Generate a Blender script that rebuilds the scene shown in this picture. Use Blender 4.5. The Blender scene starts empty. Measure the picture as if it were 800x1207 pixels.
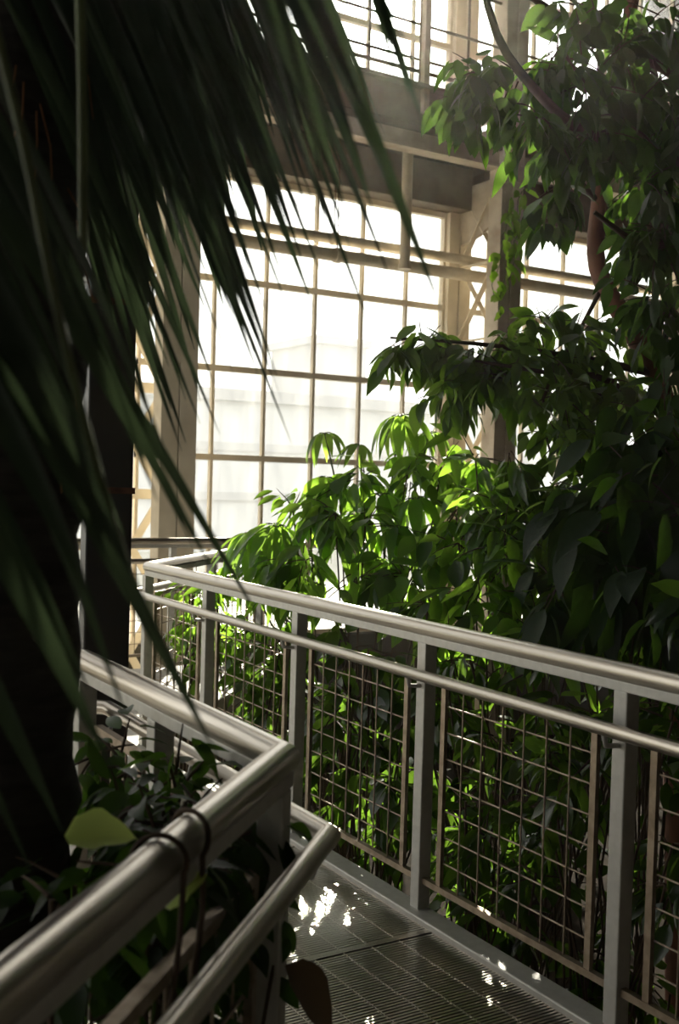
import bpy, bmesh, math, random
import numpy as np
from mathutils import Vector, Matrix
random.seed(7)
R = random.random
def U(a, b): return a + (b - a) * random.random()

# ------------------------------------------------------------------ camera
F_PX = 1280.0; YAW = math.radians(31.2); PITCH = math.radians(1.63); ROLL = 0.028; EYE = 1.56
_f0 = Vector((math.sin(YAW), math.cos(YAW), 0)); _r0 = Vector((math.cos(YAW), -math.sin(YAW), 0)); _u0 = Vector((0, 0, 1))
FWD = _f0 * math.cos(PITCH) - _u0 * math.sin(PITCH); _u1 = _u0 * math.cos(PITCH) + _f0 * math.sin(PITCH)
RGT = _r0 * math.cos(ROLL) + _u1 * math.sin(ROLL); UPV = _u1 * math.cos(ROLL) - _r0 * math.sin(ROLL)
CAM = Vector((0, 0, EYE))
scene = bpy.context.scene
cd = bpy.data.cameras.new('camera'); cam = bpy.data.objects.new('camera', cd); scene.collection.objects.link(cam)
cam.matrix_world = Matrix((( RGT.x, UPV.x, -FWD.x, CAM.x), (RGT.y, UPV.y, -FWD.y, CAM.y), (RGT.z, UPV.z, -FWD.z, CAM.z), (0, 0, 0, 1)))
cd.sensor_fit = 'VERTICAL'; cd.sensor_height = 36; cd.sensor_width = 36; cd.lens = F_PX / 1207 * 36
cd.clip_start = 0.05; cd.clip_end = 500
cd.dof.use_dof = True; cd.dof.focus_distance = 4.2; cd.dof.aperture_fstop = 4.5
scene.camera = cam
def ray(x, y): return FWD + RGT * ((x - 400) / F_PX) - UPV * ((y - 603.5) / F_PX)
def at(x, y, d): return CAM + ray(x, y) * d                 # depth d along the view axis
def onY(x, y, Y): r = ray(x, y); return CAM + r * (Y / r.y)
def onX(x, y, X): r = ray(x, y); return CAM + r * (X / r.x)
def onZ(x, y, Z): r = ray(x, y); return CAM + r * ((Z - EYE) / r.z)

# ------------------------------------------------------------------ sky, sun, exposure
SUN_DIR = ray(458, 2).normalized()
w = bpy.data.worlds.new('sky'); scene.world = w; w.use_nodes = True
nt = w.node_tree; nt.nodes.clear()
out = nt.nodes.new('ShaderNodeOutputWorld'); bg = nt.nodes.new('ShaderNodeBackground')
tc = nt.nodes.new('ShaderNodeTexCoord'); dot = nt.nodes.new('ShaderNodeVectorMath'); dot.operation = 'DOT_PRODUCT'
dot.inputs[1].default_value = SUN_DIR
mx = nt.nodes.new('ShaderNodeMath'); mx.operation = 'MAXIMUM'; mx.inputs[1].default_value = 0
pw = nt.nodes.new('ShaderNodeMath'); pw.operation = 'POWER'; pw.inputs[1].default_value = 60
ml = nt.nodes.new('ShaderNodeMath'); ml.operation = 'MULTIPLY_ADD'; ml.inputs[1].default_value = 5.0; ml.inputs[2].default_value = 2.5
nt.links.new(tc.outputs['Generated'], dot.inputs[0]); nt.links.new(dot.outputs['Value'], mx.inputs[0])
nt.links.new(mx.outputs[0], pw.inputs[0]); nt.links.new(pw.outputs[0], ml.inputs[0])
pw2 = nt.nodes.new('ShaderNodeMath'); pw2.operation = 'POWER'; pw2.inputs[1].default_value = 2500; nt.links.new(mx.outputs[0], pw2.inputs[0])
ad = nt.nodes.new('ShaderNodeMath'); ad.operation = 'MULTIPLY_ADD'; ad.inputs[1].default_value = 60.0; nt.links.new(pw2.outputs[0], ad.inputs[0]); nt.links.new(ml.outputs[0], ad.inputs[2])
bg.inputs['Color'].default_value = (1.0, 0.99, 0.965, 1)
nt.links.new(ad.outputs[0], bg.inputs['Strength']); nt.links.new(bg.outputs[0], out.inputs[0])
sd = bpy.data.lights.new('sun', 'SUN'); sd.energy = 26.0; sd.color = (1, 0.93, 0.80); sd.angle = math.radians(0.6)
sun = bpy.data.objects.new('sun', sd); scene.collection.objects.link(sun)
sun.rotation_euler = SUN_DIR.to_track_quat('Z', 'Y').to_euler(); sun.location = SUN_DIR * 30
scene.view_settings.view_transform = 'Standard'; scene.view_settings.look = 'None'
scene.view_settings.exposure = -0.5; scene.view_settings.gamma = 1.0; scene.view_settings.use_curve_mapping = False
HAZE = .0009
scene.cycles.max_bounces = 10; scene.cycles.volume_bounces = 0; scene.cycles.transparent_max_bounces = 16; scene.cycles.use_denoising = True
scene.cycles.sample_clamp_indirect = 4.0

# ------------------------------------------------------------------ materials
def newmat(name):
    m = bpy.data.materials.new(name); m.use_nodes = True; m.node_tree.nodes.clear()
    return m, m.node_tree
def surf(name, col, rough=.6, metal=0., col2=None, scale=8., bump=0., stretch=(1, 1, 1), spec=.5, detail=5., lo=.35, hi=.7, rvar=1.0):
    m, t = newmat(name); N = t.nodes; L = t.links
    o = N.new('ShaderNodeOutputMaterial'); p = N.new('ShaderNodeBsdfPrincipled'); L.new(p.outputs[0], o.inputs[0])
    p.inputs['Base Color'].default_value = (*col, 1); p.inputs['Roughness'].default_value = rough; p.inputs['Metallic'].default_value = metal
    p.inputs['Specular IOR Level'].default_value = spec
    tc = N.new('ShaderNodeTexCoord'); mp = N.new('ShaderNodeMapping'); mp.inputs['Scale'].default_value = stretch
    L.new(tc.outputs['Object'], mp.inputs[0])
    nz = N.new('ShaderNodeTexNoise'); nz.inputs['Scale'].default_value = scale; nz.inputs['Detail'].default_value = detail
    L.new(mp.outputs[0], nz.inputs['Vector'])
    if col2:
        r = N.new('ShaderNodeValToRGB'); r.color_ramp.elements[0].position = lo; r.color_ramp.elements[1].position = hi
        r.color_ramp.elements[0].color = (*col, 1); r.color_ramp.elements[1].color = (*col2, 1)
        L.new(nz.outputs['Fac'], r.inputs[0]); L.new(r.outputs[0], p.inputs['Base Color'])
        mr = N.new('ShaderNodeMapRange'); mr.inputs['To Min'].default_value = max(rough - .1 * rvar, .05); mr.inputs['To Max'].default_value = min(rough + .15 * rvar, 1)
        L.new(nz.outputs['Fac'], mr.inputs['Value']); L.new(mr.outputs[0], p.inputs['Roughness'])
    if bump:
        b = N.new('ShaderNodeBump'); b.inputs['Strength'].default_value = bump; b.inputs['Distance'].default_value = .02
        L.new(nz.outputs['Fac'], b.inputs['Height']); L.new(b.outputs[0], p.inputs['Normal'])
    return m
def leafmat(name, c1, c2, trans, tfac=.4, rough=.35, spec=.5):
    m, t = newmat(name); N = t.nodes; L = t.links
    o = N.new('ShaderNodeOutputMaterial'); p = N.new('ShaderNodeBsdfPrincipled'); tr = N.new('ShaderNodeBsdfTranslucent'); mix = N.new('ShaderNodeMixShader')
    g = N.new('ShaderNodeNewGeometry'); r = N.new('ShaderNodeValToRGB')
    r.color_ramp.elements[0].color = (*c1, 1); r.color_ramp.elements[1].color = (*c2, 1)
    oi = N.new('ShaderNodeObjectInfo'); ad = N.new('ShaderNodeMath'); ad.operation = 'ADD'; fr = N.new('ShaderNodeMath'); fr.operation = 'FRACT'
    L.new(g.outputs['Random Per Island'], ad.inputs[0]); L.new(oi.outputs['Random'], ad.inputs[1]); L.new(ad.outputs[0], fr.inputs[0])
    L.new(fr.outputs[0], r.inputs[0]); L.new(r.outputs[0], p.inputs['Base Color'])
    p.inputs['Roughness'].default_value = rough; p.inputs['Specular IOR Level'].default_value = spec
    hs = N.new('ShaderNodeHueSaturation'); hs.inputs['Color'].default_value = (*trans, 1)
    mr = N.new('ShaderNodeMapRange'); mr.inputs['To Min'].default_value = .55; mr.inputs['To Max'].default_value = 1.35
    L.new(fr.outputs[0], mr.inputs['Value']); L.new(mr.outputs[0], hs.inputs['Value']); L.new(hs.outputs[0], tr.inputs['Color'])
    mix.inputs[0].default_value = tfac
    L.new(p.outputs[0], mix.inputs[1]); L.new(tr.outputs[0], mix.inputs[2]); L.new(mix.outputs[0], o.inputs[0])
    return m
def glassmat(name, dirt):
    m, t = newmat(name); N = t.nodes; L = t.links
    o = N.new('ShaderNodeOutputMaterial'); tp = N.new('ShaderNodeBsdfTransparent'); tl = N.new('ShaderNodeBsdfTranslucent'); gl = N.new('ShaderNodeBsdfGlossy')
    tp.inputs[0].default_value = (.97, .98, .97, 1); tl.inputs[0].default_value = (.9, .9, .88, 1); gl.inputs['Roughness'].default_value = .05
    nz = N.new('ShaderNodeTexNoise'); nz.inputs['Scale'].default_value = 3.0; nz.inputs['Detail'].default_value = 6
    tc = N.new('ShaderNodeTexCoord'); mp = N.new('ShaderNodeMapping'); mp.inputs['Scale'].default_value = (3, 3, .5)
    L.new(tc.outputs['Object'], mp.inputs[0]); L.new(mp.outputs[0], nz.inputs['Vector'])
    mr = N.new('ShaderNodeMapRange'); mr.inputs['From Min'].default_value = .3; mr.inputs['From Max'].default_value = .75
    mr.inputs['To Min'].default_value = dirt * .5; mr.inputs['To Max'].default_value = dirt * 1.6
    L.new(nz.outputs['Fac'], mr.inputs['Value'])
    m1 = N.new('ShaderNodeMixShader'); L.new(mr.outputs[0], m1.inputs[0]); L.new(tp.outputs[0], m1.inputs[1]); L.new(tl.outputs[0], m1.inputs[2])
    fr = N.new('ShaderNodeFresnel'); fr.inputs['IOR'].default_value = 1.3
    m2 = N.new('ShaderNodeMixShader'); L.new(fr.outputs[0], m2.inputs[0]); L.new(m1.outputs[0], m2.inputs[1]); L.new(gl.outputs[0], m2.inputs[2])
    L.new(m2.outputs[0], o.inputs[0]); return m
M = dict(
    paint=surf('cream_paint', (.70, .62, .48), .55, 0, (.56, .48, .35), 3.5, .05),
    beam=surf('weathered_beam_paint', (.55, .47, .36), .6, 0, (.34, .26, .18), 4, .1),
    dark_beam=surf('grimy_girder_paint', (.16, .125, .085), .7, 0, (.08, .06, .04), 3, .15),
    pipe=surf('heating_pipe_paint', (.66, .58, .44), .45, 0, (.5, .42, .3), 5, .03),
    rust=surf('rusted_steel', (.16, .06, .03), .8, .1, (.05, .02, .012), 20, .3),
    steel=surf('brushed_stainless_steel', (.46, .415, .355), .29, 1.0),
    galv=surf('galvanised_steel', (.52, .51, .48), .5, .45, (.46, .45, .42), 40, .02, rvar=.4),
    mesh=surf('welded_mesh_steel', (.36, .29, .22), .4, .8, (.22, .17, .12), 25, .05),
    grate=surf('grating_steel', (.50, .47, .42), .28, .95),
    concrete=surf('pale_concrete', (.50, .48, .44), .75, 0, (.36, .34, .30), 3, .1),
    wall=surf('shade_toned_plaster', (.07, .065, .05), .9, 0, (.05, .045, .035), 2, .1),  # dark tone keeps the house dim and puts shade into the front wall base
    roof=surf('shade_toned_roof', (.07, .065, .055), .9, 0, (.05, .045, .04), 2, .05),  # dark so the unseen solid roof keeps the interior dim
    soil=surf('damp_soil', (.022, .016, .010), 1.0, 0, (.012, .009, .006), 9, .6, spec=.02),
    lawn=surf('outside_ground', (.32, .31, .27), .9, 0, (.25, .26, .2), .3, .1),
    darkcol=surf('dark_painted_column', (.022, .022, .024), .55, .2, (.035, .028, .022), 9, .1),
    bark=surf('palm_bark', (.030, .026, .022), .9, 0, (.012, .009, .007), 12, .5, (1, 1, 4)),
    fibre=surf('palm_fibre', (.20, .075, .02), .8),
    redbark=surf('reddish_bark', (.16, .062, .032), .75, 0, (.07, .03, .018), 14, .4, (1, 1, .4)),
    stem=surf('green_stem', (.09, .12, .035), .6, 0, (.05, .06, .02), 12),
    twig=surf('brown_twig', (.07, .04, .02), .8, 0, (.035, .02, .012), 12),
    bwall=surf('distant_pale_render', (.60, .61, .62), .9, 0, (.52, .53, .54), .6),
    broof=surf('distant_grey_roof', (.45, .45, .46), .9),
    glass=glassmat('dusty_greenhouse_glass', .045),
    palm=leafmat('palm_leaf', (.014, .026, .016), (.026, .042, .026), (.06, .09, .04), .14, .45, .3),
    tree=leafmat('tree_leaf', (.008, .026, .006), (.022, .055, .011), (.26, .46, .04), .47, .3),
    canopy=leafmat('canopy_leaf', (.007, .020, .005), (.016, .040, .010), (.13, .26, .025), .34, .45, .22),
    scheff=leafmat('umbrella_plant_leaf', (.012, .038, .014), (.032, .08, .018), (.40, .68, .07), .52, .28),
    bush=leafmat('shrub_leaf', (.008, .026, .007), (.026, .062, .013), (.35, .62, .05), .52, .3),
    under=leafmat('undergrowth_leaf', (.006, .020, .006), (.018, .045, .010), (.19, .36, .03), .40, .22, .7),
    big=leafmat('glossy_dark_leaf', (.006, .016, .006), (.014, .032, .010), (.12, .26, .02), .3, .42, .18),
    lime=leafmat('lime_leaf', (.26, .36, .07), (.32, .42, .10), (.75, .9, .25), .55, .35),
    brown=leafmat('withered_leaf', (.075, .045, .025), (.10, .06, .03), (.20, .12, .05), .3, .4),
    tipbrown=leafmat('dry_palm_tip', (.16, .07, .02), (.18, .09, .02), (.3, .14, .03), .3, .6),
)

# ------------------------------------------------------------------ mesh helpers
col = scene.collection
def link(o, parent=None, origin=None):
    col.objects.link(o)
    if parent is not None:
        o.parent = parent
    return o
class MB:
    def __init__(s): s.v = []; s.f = []; s.sm = []
    def add(s, v, f, smooth=False):
        b = len(s.v); s.v += [tuple(p) for p in v]; s.f += [tuple(i + b for i in q) for q in f]; s.sm += [smooth] * len(f)
    def box(s, a, b):
        x0, y0, z0 = a; x1, y1, z1 = b
        s.add([(x0, y0, z0), (x1, y0, z0), (x1, y1, z0), (x0, y1, z0), (x0, y0, z1), (x1, y0, z1), (x1, y1, z1), (x0, y1, z1)],
              [(3, 2, 1, 0), (4, 5, 6, 7), (0, 1, 5, 4), (1, 2, 6, 5), (2, 3, 7, 6), (3, 0, 4, 7)])
    def bar(s, p, q, wd, ht, up=(0, 0, 1)):
        p = Vector(p); q = Vector(q); d = (q - p).normalized(); sd_ = d.cross(Vector(up))
        if sd_.length < 1e-4: sd_ = d.cross(Vector((1, 0, 0)))
        sd_.normalize(); u = sd_.cross(d).normalized(); sd_ *= wd / 2; u *= ht / 2
        v = [p - sd_ - u, p + sd_ - u, p + sd_ + u, p - sd_ + u, q - sd_ - u, q + sd_ - u, q + sd_ + u, q - sd_ + u]
        s.add(v, [(0, 1, 2, 3), (7, 6, 5, 4), (0, 4, 5, 1), (1, 5, 6, 2), (2, 6, 7, 3), (3, 7, 4, 0)])
    def tube(s, pts, rad, n=10, cap=True):
        pts = [Vector(p) for p in pts]; m = len(pts)
        rad = [rad] * m if not isinstance(rad, (list, tuple)) else rad
        ref = None; rings = []
        for i, p in enumerate(pts):
            if i == 0: t = pts[1] - p
            elif i == m - 1: t = p - pts[i - 1]
            else: t = (pts[i + 1] - p).normalized() + (p - pts[i - 1]).normalized()
            t.normalize()
            if ref is None: ref = t.orthogonal().normalized()
            ref = (ref - t * ref.dot(t)).normalized(); bn = t.cross(ref); k = 1.0
            if 0 < i < m - 1: k = 1 / max(.5, math.cos((pts[i + 1] - p).angle(p - pts[i - 1]) / 2)) if n >= 12 else 1.0
            rings.append([p + (ref * math.cos(2 * math.pi * j / n) + bn * math.sin(2 * math.pi * j / n)) * rad[i] for j in range(n)])
            if k > 1.01:      # keep the section round along a mitred bend
                d = (pts[i + 1] - p).normalized() - (p - pts[i - 1]).normalized(); d.normalize()
                rings[-1] = [q + d * ((q - p).dot(d) * (k - 1)) for q in rings[-1]]
        v = [q for r in rings for q in r]
        f = [(i * n + j, i * n + (j + 1) % n, (i + 1) * n + (j + 1) % n, (i + 1) * n + j) for i in range(m - 1) for j in range(n)]
        s.add(v, f, True)
        if cap:
            s.add(rings[0], [tuple(range(n - 1, -1, -1))]); s.add(rings[-1], [tuple(range(n))])
    def mesh(s, name, mat):
        me = bpy.data.meshes.new(name); me.from_pydata(s.v, [], s.f); me.materials.append(mat)
        me.polygons.foreach_set('use_smooth', s.sm); me.update(); return me
    def build(s, name, mat, parent=None, bevel=0):
        off = parent_loc(parent)
        s.v = [(a - off.x, b - off.y, c - off.z) for a, b, c in s.v]
        o = bpy.data.objects.new(name, s.mesh(name, mat))
        if bevel:
            bm = o.modifiers.new('bevel', 'BEVEL'); bm.width = bevel; bm.segments = 2; bm.limit_method = 'ANGLE'
        return link(o, parent)
def parent_loc(p):
    v = Vector((0, 0, 0))
    while p is not None: v += p.location; p = p.parent
    return v
def tag(o, label=None, cat=None, group=None, kind=None):
    if label: o['label'] = label
    if cat: o['category'] = cat
    if group: o['group'] = group
    if kind: o['kind'] = kind
    return o
def thing(name, label, cat, loc, group=None):
    o = bpy.data.objects.new(name, None); o.empty_display_size = .1; col.objects.link(o); o.location = loc
    return tag(o, label, cat, group)
def copy_piece(me, name, parent, loc):
    o = bpy.data.objects.new(name, me); link(o, parent); o.location = Vector(loc) - parent_loc(parent); return o
def bez(p0, p1, p2, n):
    return [p0 * (1 - t) ** 2 + p1 * 2 * t * (1 - t) + p2 * t * t for t in [i / n for i in range(n + 1)]]
def smooth_path(pts, k=4):
    pts = [Vector(p) for p in pts]; out = []
    for i in range(len(pts) - 1):
        a = pts[max(i - 1, 0)]; b = pts[i]; c = pts[i + 1]; d = pts[min(i + 2, len(pts) - 1)]
        for j in range(k):
            t = j / k
            out.append(.5 * ((2 * b) + (c - a) * t + (2 * a - 5 * b + 4 * c - d) * t * t + (3 * b - a - 3 * c + d) * t ** 3))
    out.append(pts[-1]); return out

# ------------------------------------------------------------------ setting
YW = 10.2; YN = 9.32; XA = 3.855; XB = 7.66; GROUND = -1.5; XL = -5.0; XR = 13.4; YB = -5.0; ZC = 9.0
def struct(name, mb, mat, **k): return tag(mb.build(name, mat, **k), kind='structure')
m = MB(); m.box((XL, YB, GROUND - .2), (XR, YW + .1, GROUND)); struct('ground_soil', m, M['soil'])
m = MB(); m.box((-60, YW + .35, GROUND - .25), (90, 120, GROUND - .05)); struct('ground_outside', m, M['lawn'])
m = MB(); m.box((XL - .3, YB, GROUND), (XL, 2.0, ZC)); m.box((XL - .3, 2.0, GROUND), (XL, YW + .1, .3)); m.box((XL - .3, 2.0, 5.5), (XL, YW + .1, ZC)); struct('shade_wall_left', m, M['wall'])  # out of view; added solid and dark to hold light back
wl = tag(bpy.data.objects.new('window_10', None), kind='structure'); col.objects.link(wl); wl.location = (XL - .15, 6, .3)  # unseen glazing, added to light the railing posts from the left
for k in range(15):
    y = 2.0 + k * (YW - 1.9) / 14; m = MB(); m.box((XL - .2, y - .02, .3), (XL - .12, y + .02, 5.5)); m.build('mullion', M['paint'], wl)
for z in (.33, 1.6, 2.9, 4.2, 5.47):
    m = MB(); m.box((XL - .2, 2.0, z - .03), (XL - .11, YW + .1, z + .03)); m.build('glazing_bar', M['paint'], wl)
for k in range(14):
    for z0_, z1_ in ((.33, 1.6), (1.6, 2.9), (2.9, 4.2), (4.2, 5.47)):
        y = 2.0 + k * (YW - 1.9) / 14; m = MB(); m.box((XL - .162, y + .02, z0_ + .03), (XL - .158, y + (YW - 1.9) / 14 - .02, z1_ - .03)); m.build('pane', M['glass'], wl)
m = MB(); m.box((XR, YB, GROUND), (XR + .3, YW + .1, ZC)); struct('shade_wall_right', m, M['wall'])  # unseen wall, added opaque to keep the foliage dark
m = MB(); m.box((XL - .3, YB - .3, GROUND), (XR + .3, YB, ZC)); struct('shade_wall_back', m, M['wall'])  # behind the camera; added to block light on the foreground
m = MB(); m.box((XL - .3, YB - .3, ZC), (XR + .3, YW + .1, ZC + .2)); struct('shade_ceiling', m, M['roof'])  # unseen opaque roof, put over the house to cut light from above
m = MB(); m.box((XL, YW - .12, GROUND), (XR, YW + .12, -.12)); struct('wall_front', m, M['wall'])  # shade behind the shrubs is put into its dark colour

# platform and walkway
RX = 2.31; LX = .975; RYE = 5.93
RC = (RX, 1.24); LC = (LX, 1.79); s2 = math.sqrt(.5)
REND = (RX + 2.27, RYE + 2.27)
m = MB()
poly = [(RX + .02, RYE + .02), (REND[0], REND[1]), (4.58, 8.32), (XL + .02, 8.32), (XL + .02, 6.0), (LX - 2.05, 5.05), (LX - .03, 3.0), (LX + .02, 3.0), (LX + .02, 5.0), (RX, 5.0)]
poly = [(RX - .02, 5.02), (RX - .02, RYE), (REND[0], REND[1] + .1), (XL + .02, REND[1] + .1), (XL + .02, 5.02)]
n = len(poly)
m.add([(x, y, 0) for x, y in poly] + [(x, y, -.14) for x, y in poly], [tuple(range(n)), tuple(range(2 * n - 1, n - 1, -1))] + [(i, n + i, n + (i + 1) % n, (i + 1) % n) for i in range(n)])
struct('floor', m, M['concrete'])
m = MB(); m.box((LX - 2.6, 3.02, -.14), (LX - .02, 5.02, 0)); struct('floor_side', m, M['concrete'])

# metal grating deck, panel by panel (bars across, rods along)
deck = tag(bpy.data.objects.new('floor_walkway', None), kind='structure'); col.objects.link(deck); deck.location = (1.6, 3, 0)
def grating(y0, y1):
    fr = MB(); x0, x1 = LX + .03, RX - .06
    for x in (x0, x1): fr.box((x - .006, y0 + .004, -.04), (x + .006, y1 - .004, .001))
    for y in (y0 + .006, y1 - .006): fr.box((x0, y - .005, -.04), (x1, y + .005, .001))
    p = fr.build('grating_panel', M['grate'], deck)
    b = MB(); y = y0 + .02
    while y < y1 - .015:
        b.box((x0, y - .0045, -.025), (x1, y + .0045, -.001)); y += .0155
    tag(b.build('bearing_bars', M['grate'], p), kind='stuff')
    x = x0 + .11
    while x < x1 - .05:
        r = MB(); r.box((x - .0022, y0 + .006, -.012), (x + .0022, y1 - .006, .0005)); r.build('cross_rod', M['grate'], p); x += .11
for k in range(5): grating(.05 + k * .99, .05 + (k + 1) * .99)
g0 = MB()
for k in range(160):     # the part of the deck before the bend
    t = k * .012
    a = Vector((LX + .05, 1.75, 0)) + Vector((-s2, -s2, 0)) * t; b = a + Vector((s2, -s2, 0)) * 1.27
    g0.bar(a + Vector((0, 0, -.02)), b + Vector((0, 0, -.02)), .007, .03)
tag(g0.build('bearing_bars', M['grate'], deck), kind='stuff')
m = MB(); m.box((LX, -.6, -.3), (RX, 5.0, -.27)); m.build('catch_tray', M['rust'], deck)
for x in (LX + .012, RX - .02):
    m = MB(); m.box((x - .045, (1.79 if x < 2 else 1.2), -.16), (x + .045, 5.0, .022)); m.build('edge_channel', M['galv'], deck, bevel=.005)
m = MB(); a = Vector((LC[0], LC[1], 0)); m.bar(a - Vector((0, 0, .07)), a + Vector((-s2, -s2, 0)) * 3 - Vector((0, 0, .07)), .07, .18); m.build('edge_channel', M['galv'], deck)

# windows of the front wall: frame, mullions, glazing bars, panes
BARS = [-.05, .86, 1.77, 2.68, 3.585, 4.495]; MX0 = 4.615; MP = .5865
def window(idx, x0, x1, bars, ztop, y=YW, mat='paint'):
    wo = tag(bpy.data.objects.new('window_%d' % idx, None), kind='structure'); col.objects.link(wo); wo.location = (x0, y, bars[0])
    fr = MB()
    fr.box((x0, y - .04, bars[0] - .06), (x1, y + .04, bars[0])); fr.box((x0, y - .04, ztop - .03), (x1, y + .04, ztop + .03))
    fr.box((x0, y - .035, bars[0]), (x0 + .03, y + .035, ztop)); fr.box((x1 - .03, y - .035, bars[0]), (x1, y + .035, ztop))
    fr.build('window_frame', M[mat], wo)
    xs = []; k = math.ceil((x0 + .08 - MX0) / MP)
    while MX0 + k * MP < x1 - .08: xs.append(MX0 + k * MP); k += 1
    for x in xs:
        b = MB(); b.box((x - .016, y - .035, bars[0]), (x + .016, y + .02, ztop)); b.build('mullion', M[mat], wo)
    for z in bars[1:]:
        b = MB(); b.box((x0, y - .045, z - .03), (x1, y + .025, z + .03)); b.build('glazing_bar', M[mat], wo)
    ex = [x0] + xs + [x1]; ez = bars + [ztop]
    cache = {}
    for i in range(len(ex) - 1):
        for j in range(len(ez) - 1):
            wd = round(ex[i + 1] - ex[i] - .02, 3); h = round(ez[j + 1] - ez[j] - .03, 3)
            if (wd, h) not in cache:
                b = MB(); b.box((-wd / 2, -.002, -h / 2), (wd / 2, .002, h / 2)); cache[(wd, h)] = b.mesh('pane', M['glass'])
            copy_piece(cache[(wd, h)], 'pane', wo, ((ex[i] + ex[i + 1]) / 2, y + .01, (ez[j] + ez[j + 1]) / 2))
    return wo
HEAD = 4.64
window(1, XA - .05, XB - .17, BARS[:5], HEAD)
window(2, XB + .17, XB + 3.64, BARS[:5], HEAD)
window(3, .05, XA - .1, BARS[:5], HEAD)
window(4, XB + 3.98, XR, BARS[:5], HEAD)
window(5, XL, .02, BARS[:5], HEAD)
UB = [5.75, 6.55, 7.35, 8.15]
window(6, XA - .05, XB - .17, UB, ZC)
window(7, XB + .17, XB + 3.64, UB, ZC)
window(8, .05, XA - .1, UB, ZC)
window(9, XB + 3.98, XR, UB, ZC)

# header, gallery and girders
m = MB(); m.box((XL, YW - .30, HEAD + .03), (XB - .02, YW + .1, 5.13)); m.box((XB + .0, YW - .1, HEAD + .03), (XR, YW + .1, 5.13))
m.box((XB + .14, YW - .30, HEAD + .03), (XR, YW - .1, 5.13)); struct('trim_1', m, M['dark_beam'], bevel=.01)
m = MB(); m.box((XL, YN - .10, 5.16), (XR, YW + .1, 5.22)); struct('trim_2', m, M['dark_beam'])
def ibeam(x0, x1, y, z0, z1, mat, name):
    b = MB(); b.box((x0, y - .09, z0), (x1, y + .09, z0 + .025)); b.box((x0, y - .09, z1 - .025), (x1, y + .09, z1)); b.box((x0, y - .05, z0 + .025), (x1, y + .05, z1 - .025))
    return struct(name, b, M[mat])
ibeam(XL, XB - .13, YN, 4.98, 5.19, 'beam', 'trim_3'); ibeam(XB + .13, XR, YN, 4.98, 5.19, 'beam', 'trim_4')
m = MB(); m.box((XL, YN - .05, 5.23), (XR, YN + .05, 5.62)); m.box((XL, YN - .13, 5.60), (XR, YN + .13, 5.64)); m.box((XL, YN - .1, 5.23), (XR, YN + .1, 5.26)); struct('trim_5', m, M['dark_beam'])
m = MB(); m.box((XL, YW - .12, 5.22), (XR, YW + .1, 5.72)); struct('trim_6', m, M['dark_beam'])

# gallery railing above the girder
gr = thing('gallery_railing', 'thin rusty pipe railing along the high gallery above the girder', 'railing', (XB - 2, YN, 5.64))
for z in (5.80, 5.92, 6.28, 6.75):
    m = MB(); m.tube([(XL, YN, z), (XR, YN, z)], .016 if z > 5.9 else .022, 8); m.build('rail', M['dark_beam'], gr)
x = XL + .3
while x < XR:
    m = MB(); m.tube([(x, YN, 5.64), (x, YN, 6.75)], .014, 6); m.build('baluster', M['dark_beam'], gr); x += .62
m = MB(); p = onY(500, 125, YN - .07); m.box((p.x - .035, p.y - .035, 5.36), (p.x + .035, p.y + .035, 7.2)); m.build('post', M['beam'], gr)

# columns
def rivets(xs, z0, z1, y, face, parent, r=.013):
    b = MB()
    z = z0
    while z < z1:
        for x in xs:
            p = Vector((x, y, z)); ring = [p + Vector((math.cos(a) * r, 0, math.sin(a) * r)) for a in [i * math.pi / 3 for i in range(6)]]
            tip = [p + Vector((math.cos(a) * r * .5, -.009, math.sin(a) * r * .5)) for a in [i * math.pi / 3 for i in range(6)]]
            b.add(ring + tip, [(i, (i + 1) % 6, 6 + (i + 1) % 6, 6 + i) for i in range(6)] + [tuple(range(6, 12))], True)
        z += .105
    tag(b.build('rivets', M['beam'], parent), kind='stuff')
def built_up_column(name, label, x, y, wd, dp, z1, mat, riv=None):
    t = thing(name, label, 'column', (x, y, GROUND))
    for sgn in (-1, 1):
        b = MB(); xa, xb = sorted((x + sgn * .006, x + sgn * wd / 2)); b.box((xa, y - dp / 2, GROUND), (xb, y + dp / 2, z1)); b.build('channel', M[mat], t, bevel=.006)
    b = MB(); b.box((x - .01, y - dp / 2 + .03, GROUND), (x + .01, y + dp / 2 - .03, z1)); b.build('web', M['dark_beam'], t)
    for z in (.5, 2.6, 4.85):
        b = MB(); b.box((x - wd * .46, y - dp / 2 - .010, z), (x + wd * .46, y - dp / 2, z + .17)); b.build('batten_plate', M[mat], t)
    if riv: rivets([x - wd * .36, x + wd * .36], riv[0], riv[1], y - dp / 2, 0, t)
    return t
built_up_column('steel_column', 'cream built-up steel column standing beside the lattice bracing and window', XA, YN, .35, .20, ZC, 'paint')
built_up_column('steel_column', 'cream riveted steel column with the hanging vine in front of the windows', XB, YN, .31, .22, ZC, 'beam', (4.3, 5.9))
built_up_column('steel_column', 'cream steel column set in the window wall behind the riveted column', XB - .02, YW, .30, .20, ZC, 'paint')
built_up_column('steel_column', 'cream steel column in the window wall behind the tree trunk', XB + 3.81, YW, .30, .20, ZC, 'paint')
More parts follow.
